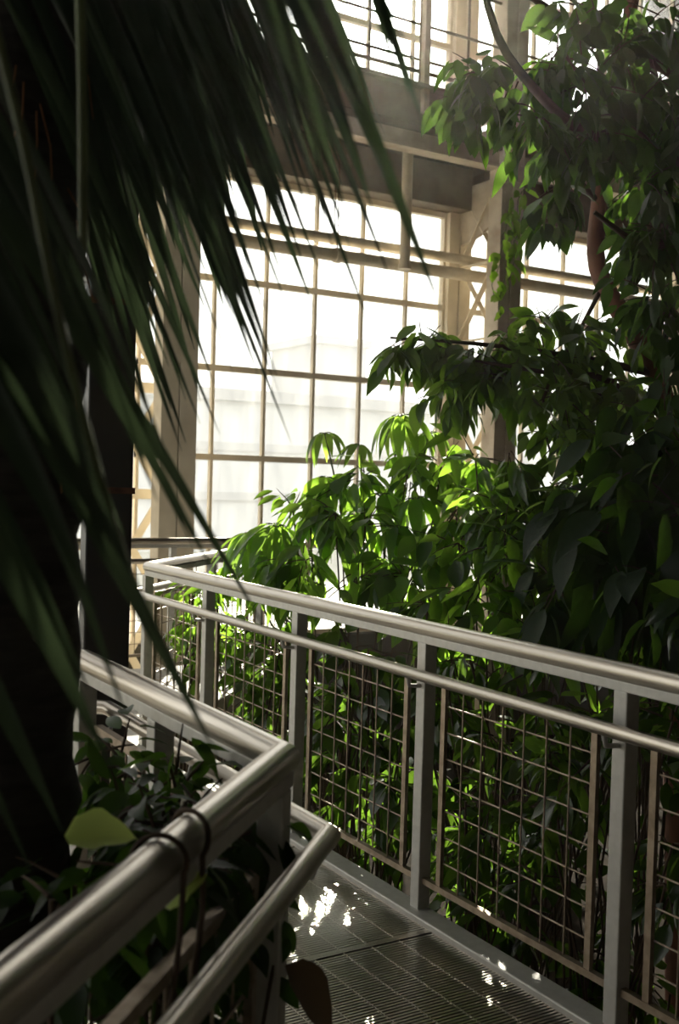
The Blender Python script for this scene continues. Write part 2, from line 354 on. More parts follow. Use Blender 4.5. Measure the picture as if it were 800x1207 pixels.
# lacing between riveted column and wall column
lc = thing('lattice_bracing', 'cream flat-bar bracing between the riveted column and the wall column', 'bracing', (XB, 9.8, GROUND))
y0, y1 = YN + .12, YW - .11; z = 0.65
while z < 4.4:
    for a, b in (((y0, z), (y1, z + .85)), ((y0, z + .85), (y1, z))):
        m = MB(); dx = .012 if a[1] < b[1] else -.012
        m.bar((XB + dx, a[0], a[1]), (XB + dx, b[0], b[1]), .012, .07, (1, 0, 0)); m.build('diagonal_bar', M['paint'], lc)
    m = MB(); m.bar((XB, y0, z), (XB, y1, z), .014, .07, (1, 0, 0)); m.build('tie_bar', M['paint'], lc); z += .85
m = MB()   # gusset haunch under the girder
m.add([(XB - .02, y0, 4.95), (XB - .02, y1, 4.95), (XB - .02, y1, 4.30), (XB - .02, (y0 * .5 + y1 * .5), 4.36), (XB - .02, y0, 4.50),
       (XB + .02, y0, 4.95), (XB + .02, y1, 4.95), (XB + .02, y1, 4.30), (XB + .02, (y0 * .5 + y1 * .5), 4.36), (XB + .02, y0, 4.50)],
      [(0, 1, 2, 3, 4), (9, 8, 7, 6, 5), (0, 5, 6, 1), (1, 6, 7, 2), (2, 7, 8, 3), (3, 8, 9, 4), (4, 9, 5, 0)])
m.build('gusset_plate', M['beam'], lc)
# lattice bracing left of the first column
YLAT = 9.75
def lx(px, py): return onY(px, py, YLAT)
xa, xb = lx(122, 520).x, lx(194, 520).x
lt = thing('lattice_bracing', 'white flat-bar cross bracing beside the cream column, with rusty upright', 'bracing', ((xa + xb) / 2, YLAT, -.0))
zc = [lx(157, 582).z, lx(157, 456).z]; dz = zc[1] - zc[0]
for k in range(-2, 4):
    z = zc[0] + k * dz
    m = MB(); m.bar((xa, YLAT, z), (xb, YLAT, z), .012, .095, (0, 0, 1)); m.build('tie_bar', M['paint'], lt)
    for q, (a, b) in enumerate((((xa, z), (xb, z + dz)), ((xa, z + dz), (xb, z)))):
        m = MB(); yy = YLAT + .02 + .014 * q; m.bar((a[0], yy, a[1]), (b[0], yy, b[1]), .012, .09, (0, 1, 0)) if False else m.bar((a[0], yy, a[1]), (b[0], yy, b[1]), .012, .075)
        m.build('diagonal_bar', M['paint'], lt)
m = MB(); m.box((xa - .06, YLAT - .05, GROUND), (xa, YLAT + .06, 5.1)); m.build('upright', M['paint'], lt)
p = lx(151, 520); m = MB(); m.box((p.x - .05, YLAT + .08, GROUND), (p.x + .05, YLAT + .17, 5.1)); m.build('rusty_upright', M['rust'], lt)
for px_ in (165, 170):
    p = lx(px_, 520)
    o = MB(); o.tube([(p.x, YLAT + .34, -.05), (p.x, YLAT + .34, 5.1)], .013, 8)
    tag(o.build('conduit_pipe', M['rust']), 'thin dark vertical pipe next to the rusty upright of the bracing' if px_ == 165 else 'thin dark vertical pipe behind the bracing, closer to the cream column', 'pipe', 'thin pipes behind the bracing')

# heating pipes
for nm, z, yy, r, lb in (('upper', 4.11, 9.93, .055, 'upper of the two long cream heating pipes crossing the window'), ('lower', 3.925, 9.86, .068, 'lower and thicker cream heating pipe crossing the window')):
    t = thing('heating_pipe', lb, 'pipe', (XB, yy, z))
    m = MB(); m.tube([(XL, yy, z), (XR, yy, z)], r, 16); m.build('pipe', M['pipe'], t)
    for x in (XA + .3, XA + 2.0, XB + .45, XB + 2.4):
        c = MB(); c.tube([(x - .03, yy, z), (x + .03, yy, z)], r + .012, 16); c.build('pipe_collar', M['pipe'], t)
        c = MB(); c.tube([(x, yy, z + r), (x, yy, 5.16)], .006, 6); c.build('hanger_rod', M['rust'], t)
p0 = onY(474, 197, 9.8); p1 = onY(470, 300, 9.8)
m = MB(); m.tube([(p0.x, 9.70, 3.86), (p0.x, 9.70, 5.16)], .058, 14)
dp = thing('drop_pipe', 'short vertical pipe dropping from the gallery to the heating pipes', 'pipe', (p0.x, 9.70, 3.86)); m.build('pipe', M['pipe'], dp)
m = MB(); m.tube([(p0.x, 9.70, 3.85), (p0.x, 9.70, 3.90)], .07, 14); m.build('pipe_collar', M['pipe'], dp)
# fluorescent batten up on the gallery soffit
m0 = newmat('lamp_glow'); em = m0[1].nodes.new('ShaderNodeEmission'); em.inputs['Strength'].default_value = 4; oo = m0[1].nodes.new('ShaderNodeOutputMaterial'); m0[1].links.new(em.outputs[0], oo.inputs[0])
pa = onY(552, 158, YN - .13); pb = onY(578, 149, YN - .13)
t = thing('strip_light', 'small lit strip lamp on the high girder beside the riveted column', 'lamp', pa)
m = MB(); m.tube([pa, pb], .022, 10); m.build('tube', m0[0], t)
m = MB(); m.bar(pa + Vector((0, .035, .03)), pb + Vector((0, .035, .03)), .07, .03); m.build('housing', M['paint'], t)

# ------------------------------------------------------------------ railings
TOPZ = 1.035; HZ = .885; PR = .030
def mitre_offset(path, d):
    """offset a 2-d polyline sideways by d (positive = right of travel)"""
    out = []
    for i, p in enumerate(path):
        ns = []
        if i > 0: t = (path[i] - path[i - 1]).normalized(); ns.append(Vector((t.y, -t.x)))
        if i < len(path) - 1: t = (path[i + 1] - path[i]).normalized(); ns.append(Vector((t.y, -t.x)))
        b = sum(ns, Vector((0, 0))).normalized(); out.append(p + b * (d / max(.3, b.dot(ns[0]))))
    return out
wire_cache = {}
def panel(root, a, b, gap=.115, z0=.125, z1=.868, cell=.102):
    """mesh panel between posts at a and b (2-d)"""
    d = (b - a); L = d.length; d = d / L
    if L < .45: return
    p = a + d * gap; q = b - d * gap; n = Vector((d.y, -d.x)); ang = math.atan2(d.y, d.x)
    fr = MB()
    for s in (p, q): fr.bar((s.x, s.y, z0), (s.x, s.y, z1), .015, .024, (d.x, d.y, 0))
    for z in (z0, z1): fr.bar((a.x, a.y, z) if z == z0 else (p.x, p.y, z), (b.x, b.y, z) if z == z0 else (q.x, q.y, z), .022, .022)
    fo = fr.build('infill_panel', M['mesh'], root)
    W = (q - p).length; k = max(2, round(W / cell))
    for i in range(1, k):
        s = p + d * (W * i / k); m = MB(); m.tube([(s.x, s.y, z0), (s.x, s.y, z1)], .0033, 6, False); m.build('wire', M['mesh'], fo)
    k = max(2, round((z1 - z0) / .098))
    for i in range(1, k):
        z = z0 + (z1 - z0) * i / k; m = MB(); o = n * .006
        m.tube([(p.x + o.x, p.y + o.y, z), (q.x + o.x, q.y + o.y, z)], .0033, 6, False); m.build('wire', M['mesh'], fo)
def railing(name, label, path, posts, inside, rail_r=PR, start_z=-.1, panels=True, hand=True, skip=()):
    """path: list of 2-d points; posts: sorted list of 2-d points along it; inside: +1 handrail on the right of travel"""
    path = [Vector(p) for p in path]; posts = [Vector(p) for p in posts]
    root = thing(name, label, 'railing', (posts[0].x, posts[0].y, 0))
    m = MB(); m.tube([(p.x, p.y, TOPZ) for p in path], rail_r, 20); m.build('top_rail', M['steel'], root)
    m = MB()
    for i in range(len(path) - 1):
        m.bar((path[i].x, path[i].y, TOPZ - rail_r - .006), (path[i + 1].x, path[i + 1].y, TOPZ - rail_r - .006), .046, .030)
    m.build('rail_channel', M['galv'], root, bevel=.003)
    if hand:
        hp = mitre_offset(path, .085 * inside)
        pts = []
        for i, p in enumerate(hp):
            if 0 < i < len(hp) - 1 and False: pass
            pts.append((p.x, p.y, HZ))
        m = MB(); m.tube(pts, .021, 16); m.build('handrail', M['steel'], root)
    for i, p in enumerate(posts):
        j = min(range(len(path) - 1), key=lambda j: seg_dist(p, path[j], path[j + 1])); d = (path[j + 1] - path[j]).normalized()
        m = MB(); m.bar((p.x, p.y, start_z), (p.x, p.y, TOPZ - rail_r - .018), .052, .052, (d.x, d.y, 0)); po = m.build('post', M['galv'], root, bevel=.004)
        if hand:
            n = Vector((d.y, -d.x)) * inside; h = p + n * .085
            m = MB(); m.tube([(p.x + n.x * .026, p.y + n.y * .026, HZ - .055), (p.x + n.x * .075, p.y + n.y * .075, HZ - .05), (h.x, h.y, HZ - .015)], .008, 8); m.build('bracket', M['galv'], po)
        if panels and i < len(posts) - 1 and i not in skip: panel(root, p, posts[i + 1])
    return root
def seg_dist(p, a, b):
    d = b - a; t = max(0, min(1, (p - a).dot(d) / d.length_squared)); return (p - a - d * t).length
V2 = lambda x, y: Vector((x, y))
rp = [V2(RX, RC[1]) + V2(-s2, -s2) * 2.6, V2(*RC), V2(RX, RYE), V2(*REND)]
rposts = [V2(*RC) + V2(-s2, -s2) * 1.9, V2(*RC) + V2(-s2, -s2) * .95, V2(*RC), V2(RX, 2.205), V2(RX, 3.175), V2(RX, 4.125), V2(RX, 5.08), V2(RX, RYE), V2(RX, RYE) + V2(s2, s2) * 1.05, V2(RX, RYE) + V2(s2, s2) * 2.1, V2(*REND)]
railing('guard_railing', 'long steel walkway railing with mesh panels in front of the green bushes', rp, rposts, -1)
lp = [V2(*LC) + V2(-s2, -s2) * 2.2, V2(*LC), V2(LX, 2.98), V2(LX, 2.98) + V2(-s2, s2) * 1.6]
lposts = [V2(*LC) + V2(-s2, -s2) * 2.0, V2(*LC) + V2(-s2, -s2) * 1.05, V2(*LC) + V2(-s2, -s2) * .05, V2(LX, 2.40), V2(LX, 2.96), V2(LX, 2.96) + V2(-s2, s2) * .95]
railing('guard_railing', 'near bent steel railing with a climbing vine beside the palm trunk', lp, lposts, 1)
fy = REND[1]
fp = [V2(XL + .3, fy), V2(*REND)]
fposts = [V2(x, fy) for x in (-3.5, -2.2, -.9, .4, 1.4, 2.4, 3.4, 4.2)]
railing('guard_railing', 'far steel railing running along the platform below the windows', fp, fposts, 1)

# ------------------------------------------------------------------ leaves
def leaf_mesh(name, mat, w=.42, n=6, tip=1.6, fold=.12, droop=.18, ruffle=0.0, round_=False):
    b = MB(); rows = []
    v = []
    for i in range(n + 1):
        t = i / n
        if round_: hw = w / 2 * math.sqrt(max(0, 1 - (2 * t - 1) ** 2)) if t < .5 else w / 2 * (max(0, 1 - ((t - .5) * 2) ** tip)) ** .8
        else: hw = w / 2 * (math.sin(math.pi * t ** .8)) ** .8 * (1 - t ** 4 * .3)
        hw = max(hw, .006); z = -droop * t * t; ru = ruffle * math.sin(t * 17)
        v += [(-hw, t, z + fold * hw * 2 + ru), (0, t, z), (hw, t, z + fold * hw * 2 - ru)]
    f = []
    for i in range(n):
        a = i * 3; f += [(a, a + 1, a + 4, a + 3), (a + 1, a + 2, a + 5, a + 4)]
    b.add(v, f, True); return b.mesh(name, mat)
def frame(d, nrm):
    y = d.normalized(); z = (nrm - y * nrm.dot(y))
    if z.length < 1e-3: z = y.orthogonal()
    z.normalize(); x = y.cross(z); return x, y, z
SUN_GAPS = [(onZ(378, 1070, 0), .085), (onZ(350, 1130, 0), .03), (onZ(582, 1165, 0), .045), (onZ(432, 1206, 0), .03), (onZ(640, 1200, 0), .03), (onZ(520, 1130, 0), .025)]
class Plant:
    def __init__(s, name, label, cat, base, group=None):
        s.o = thing(name, label, cat, base, group); s.base = Vector(base); s.leaves = []; s.wood = MB()
    def leaf(s, me, pos, d, nrm, ln, wd=1.0):
        for g, gr_ in SUN_GAPS:      # openings in the foliage where the sun reaches the deck
            v = Vector(pos) + Vector(d).normalized() * ln * .5 - g; a = v.dot(SUN_DIR)
            if a > .6 and (v - SUN_DIR * a).length < gr_ + ln * .12 and R() < .9: return
        s.leaves.append((me, Vector(pos), *frame(Vector(d), Vector(nrm)), ln, wd))
    def branch(s, pts, rad, n=7): s.wood.tube(pts, rad, n)
    def finish(s, wood_mat, limit=300, part='leaf', wood='branches'):
        if s.wood.v: s.wood.build(wood, wood_mat, s.o)
        def score(l):
            v = l[1] - CAM; z = v.dot(FWD)
            if z < .2: return 0
            x = 400 + F_PX * v.dot(RGT) / z; y = 603.5 - F_PX * v.dot(UPV) / z
            inn = -20 < x < 820 and -20 < y < 1227
            return (l[5] / z) * (1 if inn else .01)
        s.leaves.sort(key=score, reverse=True)
        for me, p, x, y, z, ln, wd in s.leaves[:limit]:
            o = bpy.data.objects.new(part, me); link(o, s.o)
            q = p - s.base
            o.matrix_basis = Matrix(((x.x * ln * wd, y.x * ln, z.x * ln, q.x), (x.y * ln * wd, y.y * ln, z.y * ln, q.y), (x.z * ln * wd, y.z * ln, z.z * ln, q.z), (0, 0, 0, 1)))
        rest = s.leaves[limit:]
        if rest:
            vs = []; fs = []; b = 0
            cache = {}
            for me, p, x, y, z, ln, wd in rest:
                if me.name not in cache:
                    a = np.empty(len(me.vertices) * 3); me.vertices.foreach_get('co', a)
                    cache[me.name] = (a.reshape(-1, 3), np.array([list(q.vertices) for q in me.polygons]))
                c, f = cache[me.name]; q = p - s.base
                A = np.array([list(x * wd), list(y), list(z)]) * ln
                vs.append(c @ A + np.array(q)); fs.append(f + b); b += len(c)
            vs = np.concatenate(vs); fs = np.concatenate(fs)
            me = bpy.data.meshes.new('foliage'); me.from_pydata(vs.tolist(), [], fs.tolist()); me.materials.append(rest[0][0].materials[0])
            me.polygons.foreach_set('use_smooth', [True] * len(me.polygons)); me.update()
            o = link(bpy.data.objects.new('foliage', me), s.o); tag(o, kind='stuff')
def rv(s=1.0):
    while True:
        v = Vector((U(-1, 1), U(-1, 1), U(-1, 1)))
        if .05 < v.length < 1: return v.normalized() * s
def twig(pl, meshes, p0, d, length, nleaf, lsize, droop=.5, wood=.004, spread=.9, petiole=.03, wmul=1.0):
    """a twig with alternate leaves that hang by 'droop'"""
    d = Vector(d).normalized(); pts = [Vector(p0)]; n = 4
    for i in range(n):
        d = (d + Vector((0, 0, -.10 * droop)) + rv(.12)).normalized(); pts.append(pts[-1] + d * (length / n))
    pl.branch(pts, [wood, wood * .9, wood * .75, wood * .6, wood * .4], 5)
    for i in range(nleaf):
        t = (i + .6) / nleaf * n; k = min(int(t), n - 1); p = pts[k].lerp(pts[k + 1], t - k); dd = (pts[k + 1] - pts[k]).normalized()
        side = dd.cross(Vector((0, 0, 1))); side = side.normalized() if side.length > .05 else Vector((1, 0, 0))
        sg = 1 if i % 2 else -1
        ld = dd * U(.3, .8) + side * sg * U(.5, 1) * spread + Vector((0, 0, -droop * U(.3, 1.7))) + rv(.3)
        ld.normalize(); nr = Vector((0, 0, 1)) + rv(.7) + side * sg * droop * .6
        pl.leaf(random.choice(meshes), p + ld * petiole, ld, nr, lsize * U(.65, 1.2), wmul * U(.85, 1.15))
def cluster(pl, meshes, c, r, ntw, nleaf, lsize, droop=.5, bias=None, flat=.8):
    for _ in range(ntw):
        o = rv(); o.z *= flat; st = c + o * r * U(0, .45)
        dd = o + (Vector(bias) if bias else Vector()) + rv(.3)
        twig(pl, meshes, st, dd, r * U(.6, 1.0), nleaf, lsize, droop)

LM = {}
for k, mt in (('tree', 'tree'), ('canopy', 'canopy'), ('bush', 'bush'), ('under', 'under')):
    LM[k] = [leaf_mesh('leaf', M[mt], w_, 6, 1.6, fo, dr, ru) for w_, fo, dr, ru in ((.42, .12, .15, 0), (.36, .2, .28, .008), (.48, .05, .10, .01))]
LM['big'] = [leaf_mesh('leaf', M['big'], w_, 7, 1.6, .1, dr, .006) for w_, dr in ((.40, .2), (.48, .35))]
LM['sch'] = [leaf_mesh('leaflet', M['scheff'], .27, 7, 1.6, .14, dr, .004) for dr in (.45, .65)]
LM['lime'] = [leaf_mesh('leaf', M['lime'], .8, 8, 1.5, .16, .2, .03)]
LM['brown'] = [leaf_mesh('leaf', M['brown'], .45, 8, 1.6, .18, .45, .012)]

# --- tree with reddish trunk (right, d ~ 6)
T1 = Plant('broadleaf_tree', 'leafy tree with twisted red-brown trunk and a long level branch before the windows', 'tree', at(795, 1330, 6.3) * 1)
T1.o.location.z = GROUND; T1.base.z = GROUND
tp = [T1.base - Vector((0, 0, .05)), at(796, 900, 6.3), at(792, 650, 6.25), at(790, 520, 6.2), at(772, 440, 6.1), at(738, 380, 6.0), at(704, 315, 6.0), at(706, 240, 6.0), at(722, 130, 6.0), at(745, 0, 6.0), at(760, -120, 6.1)]
sp = smooth_path(tp, 4); T1.branch(sp, [.075 - .042 * i / (len(sp) - 1) for i in range(len(sp))], 12)
T1.wood.build('trunk', M['redbark'], T1.o); T1.wood = MB()
def limb(pl, pts, r0, r1):
    s = smooth_path(pts, 3); pl.branch(s, [r0 + (r1 - r0) * i / (len(s) - 1) for i in range(len(s))], 7)
limb(T1, [at(772, 440, 6.1), at(700, 425, 5.9), at(640, 415, 5.8), at(560, 405, 5.7), at(460, 398, 5.6)], .026, .006)
limb(T1, [at(790, 520, 6.2), at(720, 450, 5.8), at(650, 440, 5.6), at(560, 425, 5.5)], .024, .007)
limb(T1, [at(706, 345, 6.0), at(680, 395, 5.8), at(640, 470, 5.7), at(650, 540, 5.6)], .014, .005)
limb(T1, [at(706, 240, 6.0), at(660, 190, 5.8), at(620, 150, 5.7)], .02, .006)
for x, y, d, r, nt_ in ((462, 408, 5.6, .15, 7), (485, 402, 5.6, .14, 5), (500, 405, 5.65, .16, 8), (535, 415, 5.7, .20, 12), (545, 450, 5.6, .20, 13), (570, 415, 5.7, .22, 12), (595, 405, 5.75, .2, 10), (600, 445, 5.6, .22, 16), (640, 385, 5.8, .2, 12), (640, 425, 5.7, .25, 18), (675, 400, 5.8, .25, 16), (690, 450, 5.7, .26, 16), (660, 470, 5.5, .2, 9), (720, 420, 5.9, .25, 14), (725, 490, 5.7, .26, 14), (700, 510, 5.5, .2, 8), (660, 520, 5.5, .17, 6), (755, 470, 5.8, .25, 14), (770, 520, 5.7, .25, 14), (640, 560, 5.5, .16, 5), (600, 530, 5.4, .15, 5)):
    cluster(T1, LM['tree'], at(x, y, d), r, max(3, round(nt_ * .62)), 6, .165, .85)
T1.finish(M['twig'])
# --- overhanging canopy (top right)
T2 = Plant('broadleaf_tree', 'tall tree with dark crown overhanging the walkway and drooping leaves by the riveted column', 'tree', at(960, 1300, 5.6))
T2.o.location.z = GROUND; T2.base.z = GROUND
sp = smooth_path([T2.base - Vector((0, 0, .05)), at(955, 700, 5.6), at(930, 300, 5.5), at(900, 60, 5.4), at(860, -150, 5.3)], 4)
T2.branch(sp, [.10 - .05 * i / (len(sp) - 1) for i in range(len(sp))], 12); T2.wood.build('trunk', M['redbark'], T2.o); T2.wood = MB()
limb(T2, [at(915, 200, 5.5), at(800, 90, 5.2), at(690, 40, 5.0), at(590, -30, 4.8)], .04, .012)
limb(T2, [at(560, -60, 4.0), at(585, 40, 4.1), at(625, 100, 4.3), at(680, 150, 4.6), at(760, 180, 5.0), at(915, 220, 5.5)], .012, .03)
limb(T2, [at(925, 300, 5.5), at(820, 280, 5.2), at(760, 290, 5.0), at(700, 250, 4.9)], .03, .01)
for x, y, d, r, nt_ in ((565, 85, 4.6, .14, 7), (560, 115, 4.7, .14, 8), (575, 112, 4.6, .14, 8), (612, 85, 4.6, .17, 9), (658, 165, 4.6, .15, 8), (640, 140, 4.5, .2, 12), (660, 222, 4.7, .12, 7), (652, 262, 4.8, .08, 4), (655, 60, 4.6, .2, 10), (690, 100, 4.6, .26, 16), (695, 160, 4.7, .22, 15), (730, 60, 4.8, .28, 15), (735, 140, 4.8, .28, 18), (755, 215, 4.9, .2, 12), (780, 20, 5.0, .28, 14), (785, 110, 5.0, .3, 20), (785, 200, 5.0, .3, 20), (770, 160, 5.2, .3, 16), (790, 260, 5.2, .3, 16), (800, 60, 5.3, .3, 14), (740, 100, 5.2, .25, 12), (785, 290, 5.0, .28, 20), (775, 270, 5.0, .18, 12), (790, 360, 5.1, .25, 16), (775, 350, 5.1, .15, 9), (700, 10, 4.8, .2, 8), (790, 430, 5.2, .2, 8), (830, 150, 5.2, .35, 16), (830, 320, 5.2, .35, 16)):
    cluster(T2, LM['canopy'], at(x, y, d), r, max(3, round(nt_ * .75)), 6, .145, 1.0)
T2.finish(M['twig'])

# --- vine hanging on the riveted column
VN = Plant('hanging_vine', 'light green leafy vine trailing down the riveted column', 'vine', onY(592, 388, YN - .2))
for x0_, y0_, x1_, y1_, nl in ((612, 225, 588, 372, 22), (604, 235, 580, 345, 16), (618, 220, 600, 330, 14)):
    a = onY(x0_, y0_, YN - .22); b = onY(x1_, y1_, YN - .22); pts = [a.lerp(b, i / 10) + rv(.03) for i in range(11)]; VN.branch(pts, .005, 5)
    for i in range(nl):
        p = a.lerp(b, i / nl) + rv(.03); VN.leaf(random.choice(LM['bush']), p, Vector((U(-1, .5), U(-1, .2), U(-1.2, -.2))), Vector((0, -1, .6)) + rv(.5), U(.13, .21), 1.2)
VN.finish(M['stem'])

# --- umbrella plants
def umbrella(pl, c, size, nl=9, tilt=None):
    ax = (Vector((0, 0, 1)) + rv(.25) if tilt is None else Vector(tilt)).normalized(); sx = ax.orthogonal().normalized(); sy = ax.cross(sx); ph = R() * 6
    for i in range(nl):
        a = ph + 2 * math.pi * i / nl; o = sx * math.cos(a) + sy * math.sin(a)
        st = c + o * size * .22 + ax * size * .05
        pl.branch([c, c + o * size * .12 + ax * size * .07, st], .003, 4)
        pl.leaf(random.choice(LM['sch']), st, o * U(.7, 1.0) - Vector((0, 0, 1)) * U(.35, .75), o * .5 + ax, size * U(.85, 1.15), U(.9, 1.15))
def schefflera(label, base_px, base_d, heads, grp):
    b = at(base_px, 900, base_d); b.z = GROUND
    pl = Plant('umbrella_plant', label, 'plant', b)
    hub = Vector((b.x, b.y, .2)); stems = [hub + Vector((U(-.15, .15), U(-.15, .15), U(-.2, .5))) for _ in range(5)]
    for s in stems: pl.branch(smooth_path([b, b.lerp(s, .5) + rv(.05), s], 3), .014, 6)
    for x, y, d, sz in heads:
        c = at(x, y, d); s = min(stems, key=lambda q: (q - c).length); mid = s.lerp(c, .55) + Vector((0, 0, -.08)) + rv(.06)
        pl.branch(smooth_path([s, mid, c], 4), [.008] * 9 if False else .006, 6); umbrella(pl, c, sz, random.choice((9, 10, 11)))
    pl.finish(M['stem'], part='leaflet', wood='stems')
schefflera('tall umbrella plant with drooping leaflets, its top heads rising against the window', 455, 6.6,
    [(383, 512, 6.6, .17), (424, 526, 6.7, .16), (472, 492, 6.5, .25), (506, 512, 6.6, .2), (384, 565, 6.4, .2), (448, 585, 6.3, .26), (490, 590, 6.2, .28), (470, 625, 6.0, .26), (515, 620, 6.1, .25), (420, 610, 6.3, .22), (400, 650, 6.2, .22), (440, 660, 6.1, .22), (530, 570, 6.4, .2)], None)
schefflera('low bright umbrella plant leaning over the rail corner', 335, 6.5,
    [(300, 632, 6.3, .27), (325, 622, 6.2, .28), (288, 648, 6.4, .24), (345, 655, 6.2, .2), (330, 690, 6.1, .2), (375, 690, 6.1, .2), (300, 685, 6.3, .17)], None)

# --- shrubs beyond the long railing
def shrub(label, base, clusters, meshes, lsize, droop, nleaf=7, wood='twig', name='shrub', cat='shrub', limit=300, dens=.95):
    b = Vector(base); b.z = GROUND; pl = Plant(name, label, cat, b)
    pl.branch(smooth_path([b - Vector((0, 0, .03)), b + Vector((.03, .02, .5)), b + Vector((0, .05, 1.1))], 3), .02, 7)
    for x, y, d, r, nt_ in clusters:
        c = at(x, y, d); c.x = max(c.x, RX + .1 + r * .9) if c.y > 1.3 else c.x
        if c.y > RYE - .3:   # keep clear of the bent rail
            ov = ((c.y - RYE) - (c.x - RX)) * s2 + .1 + r * .7
            if ov > 0: c += Vector((s2, -s2, 0)) * ov
        s = b + Vector((0, 0, U(.3, 1.0))); pl.branch(smooth_path([s, s.lerp(c, .5) + Vector((0, 0, -.1)) + rv(.08), c], 3), .005, 5)
        cluster(pl, meshes, c, r, max(2, round(nt_ * dens)), nleaf, lsize, droop)
    pl.finish(M[wood], limit)
shrub('bright broad-leaved shrub beside the umbrella plants', at(400, 800, 6.3), [(345, 600, 6.2, .13, 4), (365, 600, 6.1, .14, 5), (400, 570, 6.3, .16, 6), (430, 560, 6.4, .14, 5), (395, 605, 6.0, .16, 6), (430, 620, 6.0, .18, 7), (480, 560, 6.3, .18, 7), (520, 550, 6.2, .18, 7), (360, 660, 6.0, .2, 8), (420, 680, 5.9, .22, 10), (480, 680, 5.8, .22, 10), (540, 600, 6.0, .2, 8), (330, 670, 6.2, .15, 6)], LM['bush'], .19, .7, 5)
shrub('dense mid-green shrub between the umbrella plant and the reddish tree', at(610, 800, 5.6), [(560, 540, 5.7, .18, 8), (580, 590, 5.6, .24, 12), (540, 640, 5.6, .22, 12), (620, 600, 5.5, .22, 11), (590, 650, 5.4, .26, 14), (640, 650, 5.3, .26, 14), (560, 700, 5.3, .25, 13), (620, 700, 5.2, .26, 14), (690, 560, 5.4, .22, 9), (690, 620, 5.2, .25, 12), (700, 690, 5.1, .26, 12), (640, 750, 5.0, .25, 12), (500, 710, 5.4, .22, 11)], LM['bush'], .175, .7, 5)
shrub('large glossy dark-leaved shrub close to the railing under the tree', at(770, 900, 4.7), [(745, 560, 4.9, .25, 9), (790, 560, 4.9, .26, 10), (780, 620, 4.7, .28, 11), (740, 640, 4.8, .25, 9), (790, 690, 4.6, .26, 11), (750, 700, 4.6, .24, 8), (720, 600, 4.9, .22, 8), (785, 500, 5.0, .24, 9), (700, 660, 4.9, .2, 6), (820, 600, 4.7, .3, 10), (660, 690, 4.9, .18, 5)], LM['big'], .25, .85, 5)
spots = []
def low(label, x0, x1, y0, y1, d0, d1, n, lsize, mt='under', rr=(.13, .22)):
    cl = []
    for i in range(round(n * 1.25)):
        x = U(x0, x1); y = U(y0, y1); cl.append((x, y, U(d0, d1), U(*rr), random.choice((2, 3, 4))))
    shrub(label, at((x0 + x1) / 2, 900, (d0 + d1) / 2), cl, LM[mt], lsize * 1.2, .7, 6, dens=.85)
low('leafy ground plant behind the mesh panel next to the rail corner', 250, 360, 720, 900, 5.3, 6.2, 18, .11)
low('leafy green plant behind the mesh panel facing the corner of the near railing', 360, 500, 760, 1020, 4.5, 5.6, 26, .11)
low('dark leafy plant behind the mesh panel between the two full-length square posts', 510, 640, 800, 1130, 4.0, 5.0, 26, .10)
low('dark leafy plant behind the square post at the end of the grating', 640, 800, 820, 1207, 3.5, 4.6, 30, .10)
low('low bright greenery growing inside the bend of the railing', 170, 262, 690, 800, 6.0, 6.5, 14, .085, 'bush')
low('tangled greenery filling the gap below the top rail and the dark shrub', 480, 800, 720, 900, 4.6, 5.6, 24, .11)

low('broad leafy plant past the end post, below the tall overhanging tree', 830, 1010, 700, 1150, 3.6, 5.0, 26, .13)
# --- bed left of the near railing
LB = Plant('ivy_clump', 'dark ivy clump growing in the bed behind the near railing', 'plant', Vector((.45, 1.75, GROUND)))
for _ in range(60):
    c = at(U(60, 335), U(880, 1200), U(1.6, 2.5)); c.x = min(c.x, .84); c.y = max(c.y, c.x + .97); c.y = min(c.y, 2.85)
    c.z = min(c.z, .93)
    LB.branch(smooth_path([Vector((c.x * .5 + .2, c.y * .5 + .9, GROUND)), Vector((c.x, c.y, -.3)), c], 3), .005, 5)
    cluster(LB, LM['big'], c, .11, 3, 5, .085, .6)
LB.finish(M['twig'])
# vine over the near rail: loops, lime leaves
VR = Plant('climbing_vine', 'thin dark vine looped over the near top rail with pale lime leaves', 'vine', onZ(200, 1010, TOPZ) + Vector((-.05, .05, -.4)))
def over_rail(t, ph0, ph1, r=.036, shift=0.0, n=14):
    c0 = Vector((LC[0], LC[1], TOPZ)) + Vector((-s2, -s2, 0)) * t; ax = Vector((-s2, -s2, 0)); sd_ = Vector((s2, -s2, 0))
    return [c0 + ax * (shift * i / n) + sd_ * math.sin(ph0 + (ph1 - ph0) * i / n) * r + Vector((0, 0, math.cos(ph0 + (ph1 - ph0) * i / n) * r)) for i in range(n + 1)]
for t, sh in ((.44, .06), (.60, -.03)):
    loop = over_rail(t, -2.0, 2.1, shift=sh); loop.append(loop[-1] + Vector((0, 0, -.09)) + rv(.01)); loop.append(loop[-1] + Vector((-.01, 0, -.09)))
    loop = [loop[0] + Vector((-.05, .06, -.10))] + loop; VR.branch(loop, .0045, 6)
for x, y, d, ln, dx, dz_ in ((76, 985, 1.62, .105, 1, .10), (192, 1068, 1.55, .075, .8, .75)):
    p = at(x, y, d); VR.leaf(LM['lime'][0], p, RGT * dx + UPV * dz_, UPV * .8 - FWD * .42, ln)
VR.finish(M['twig'])
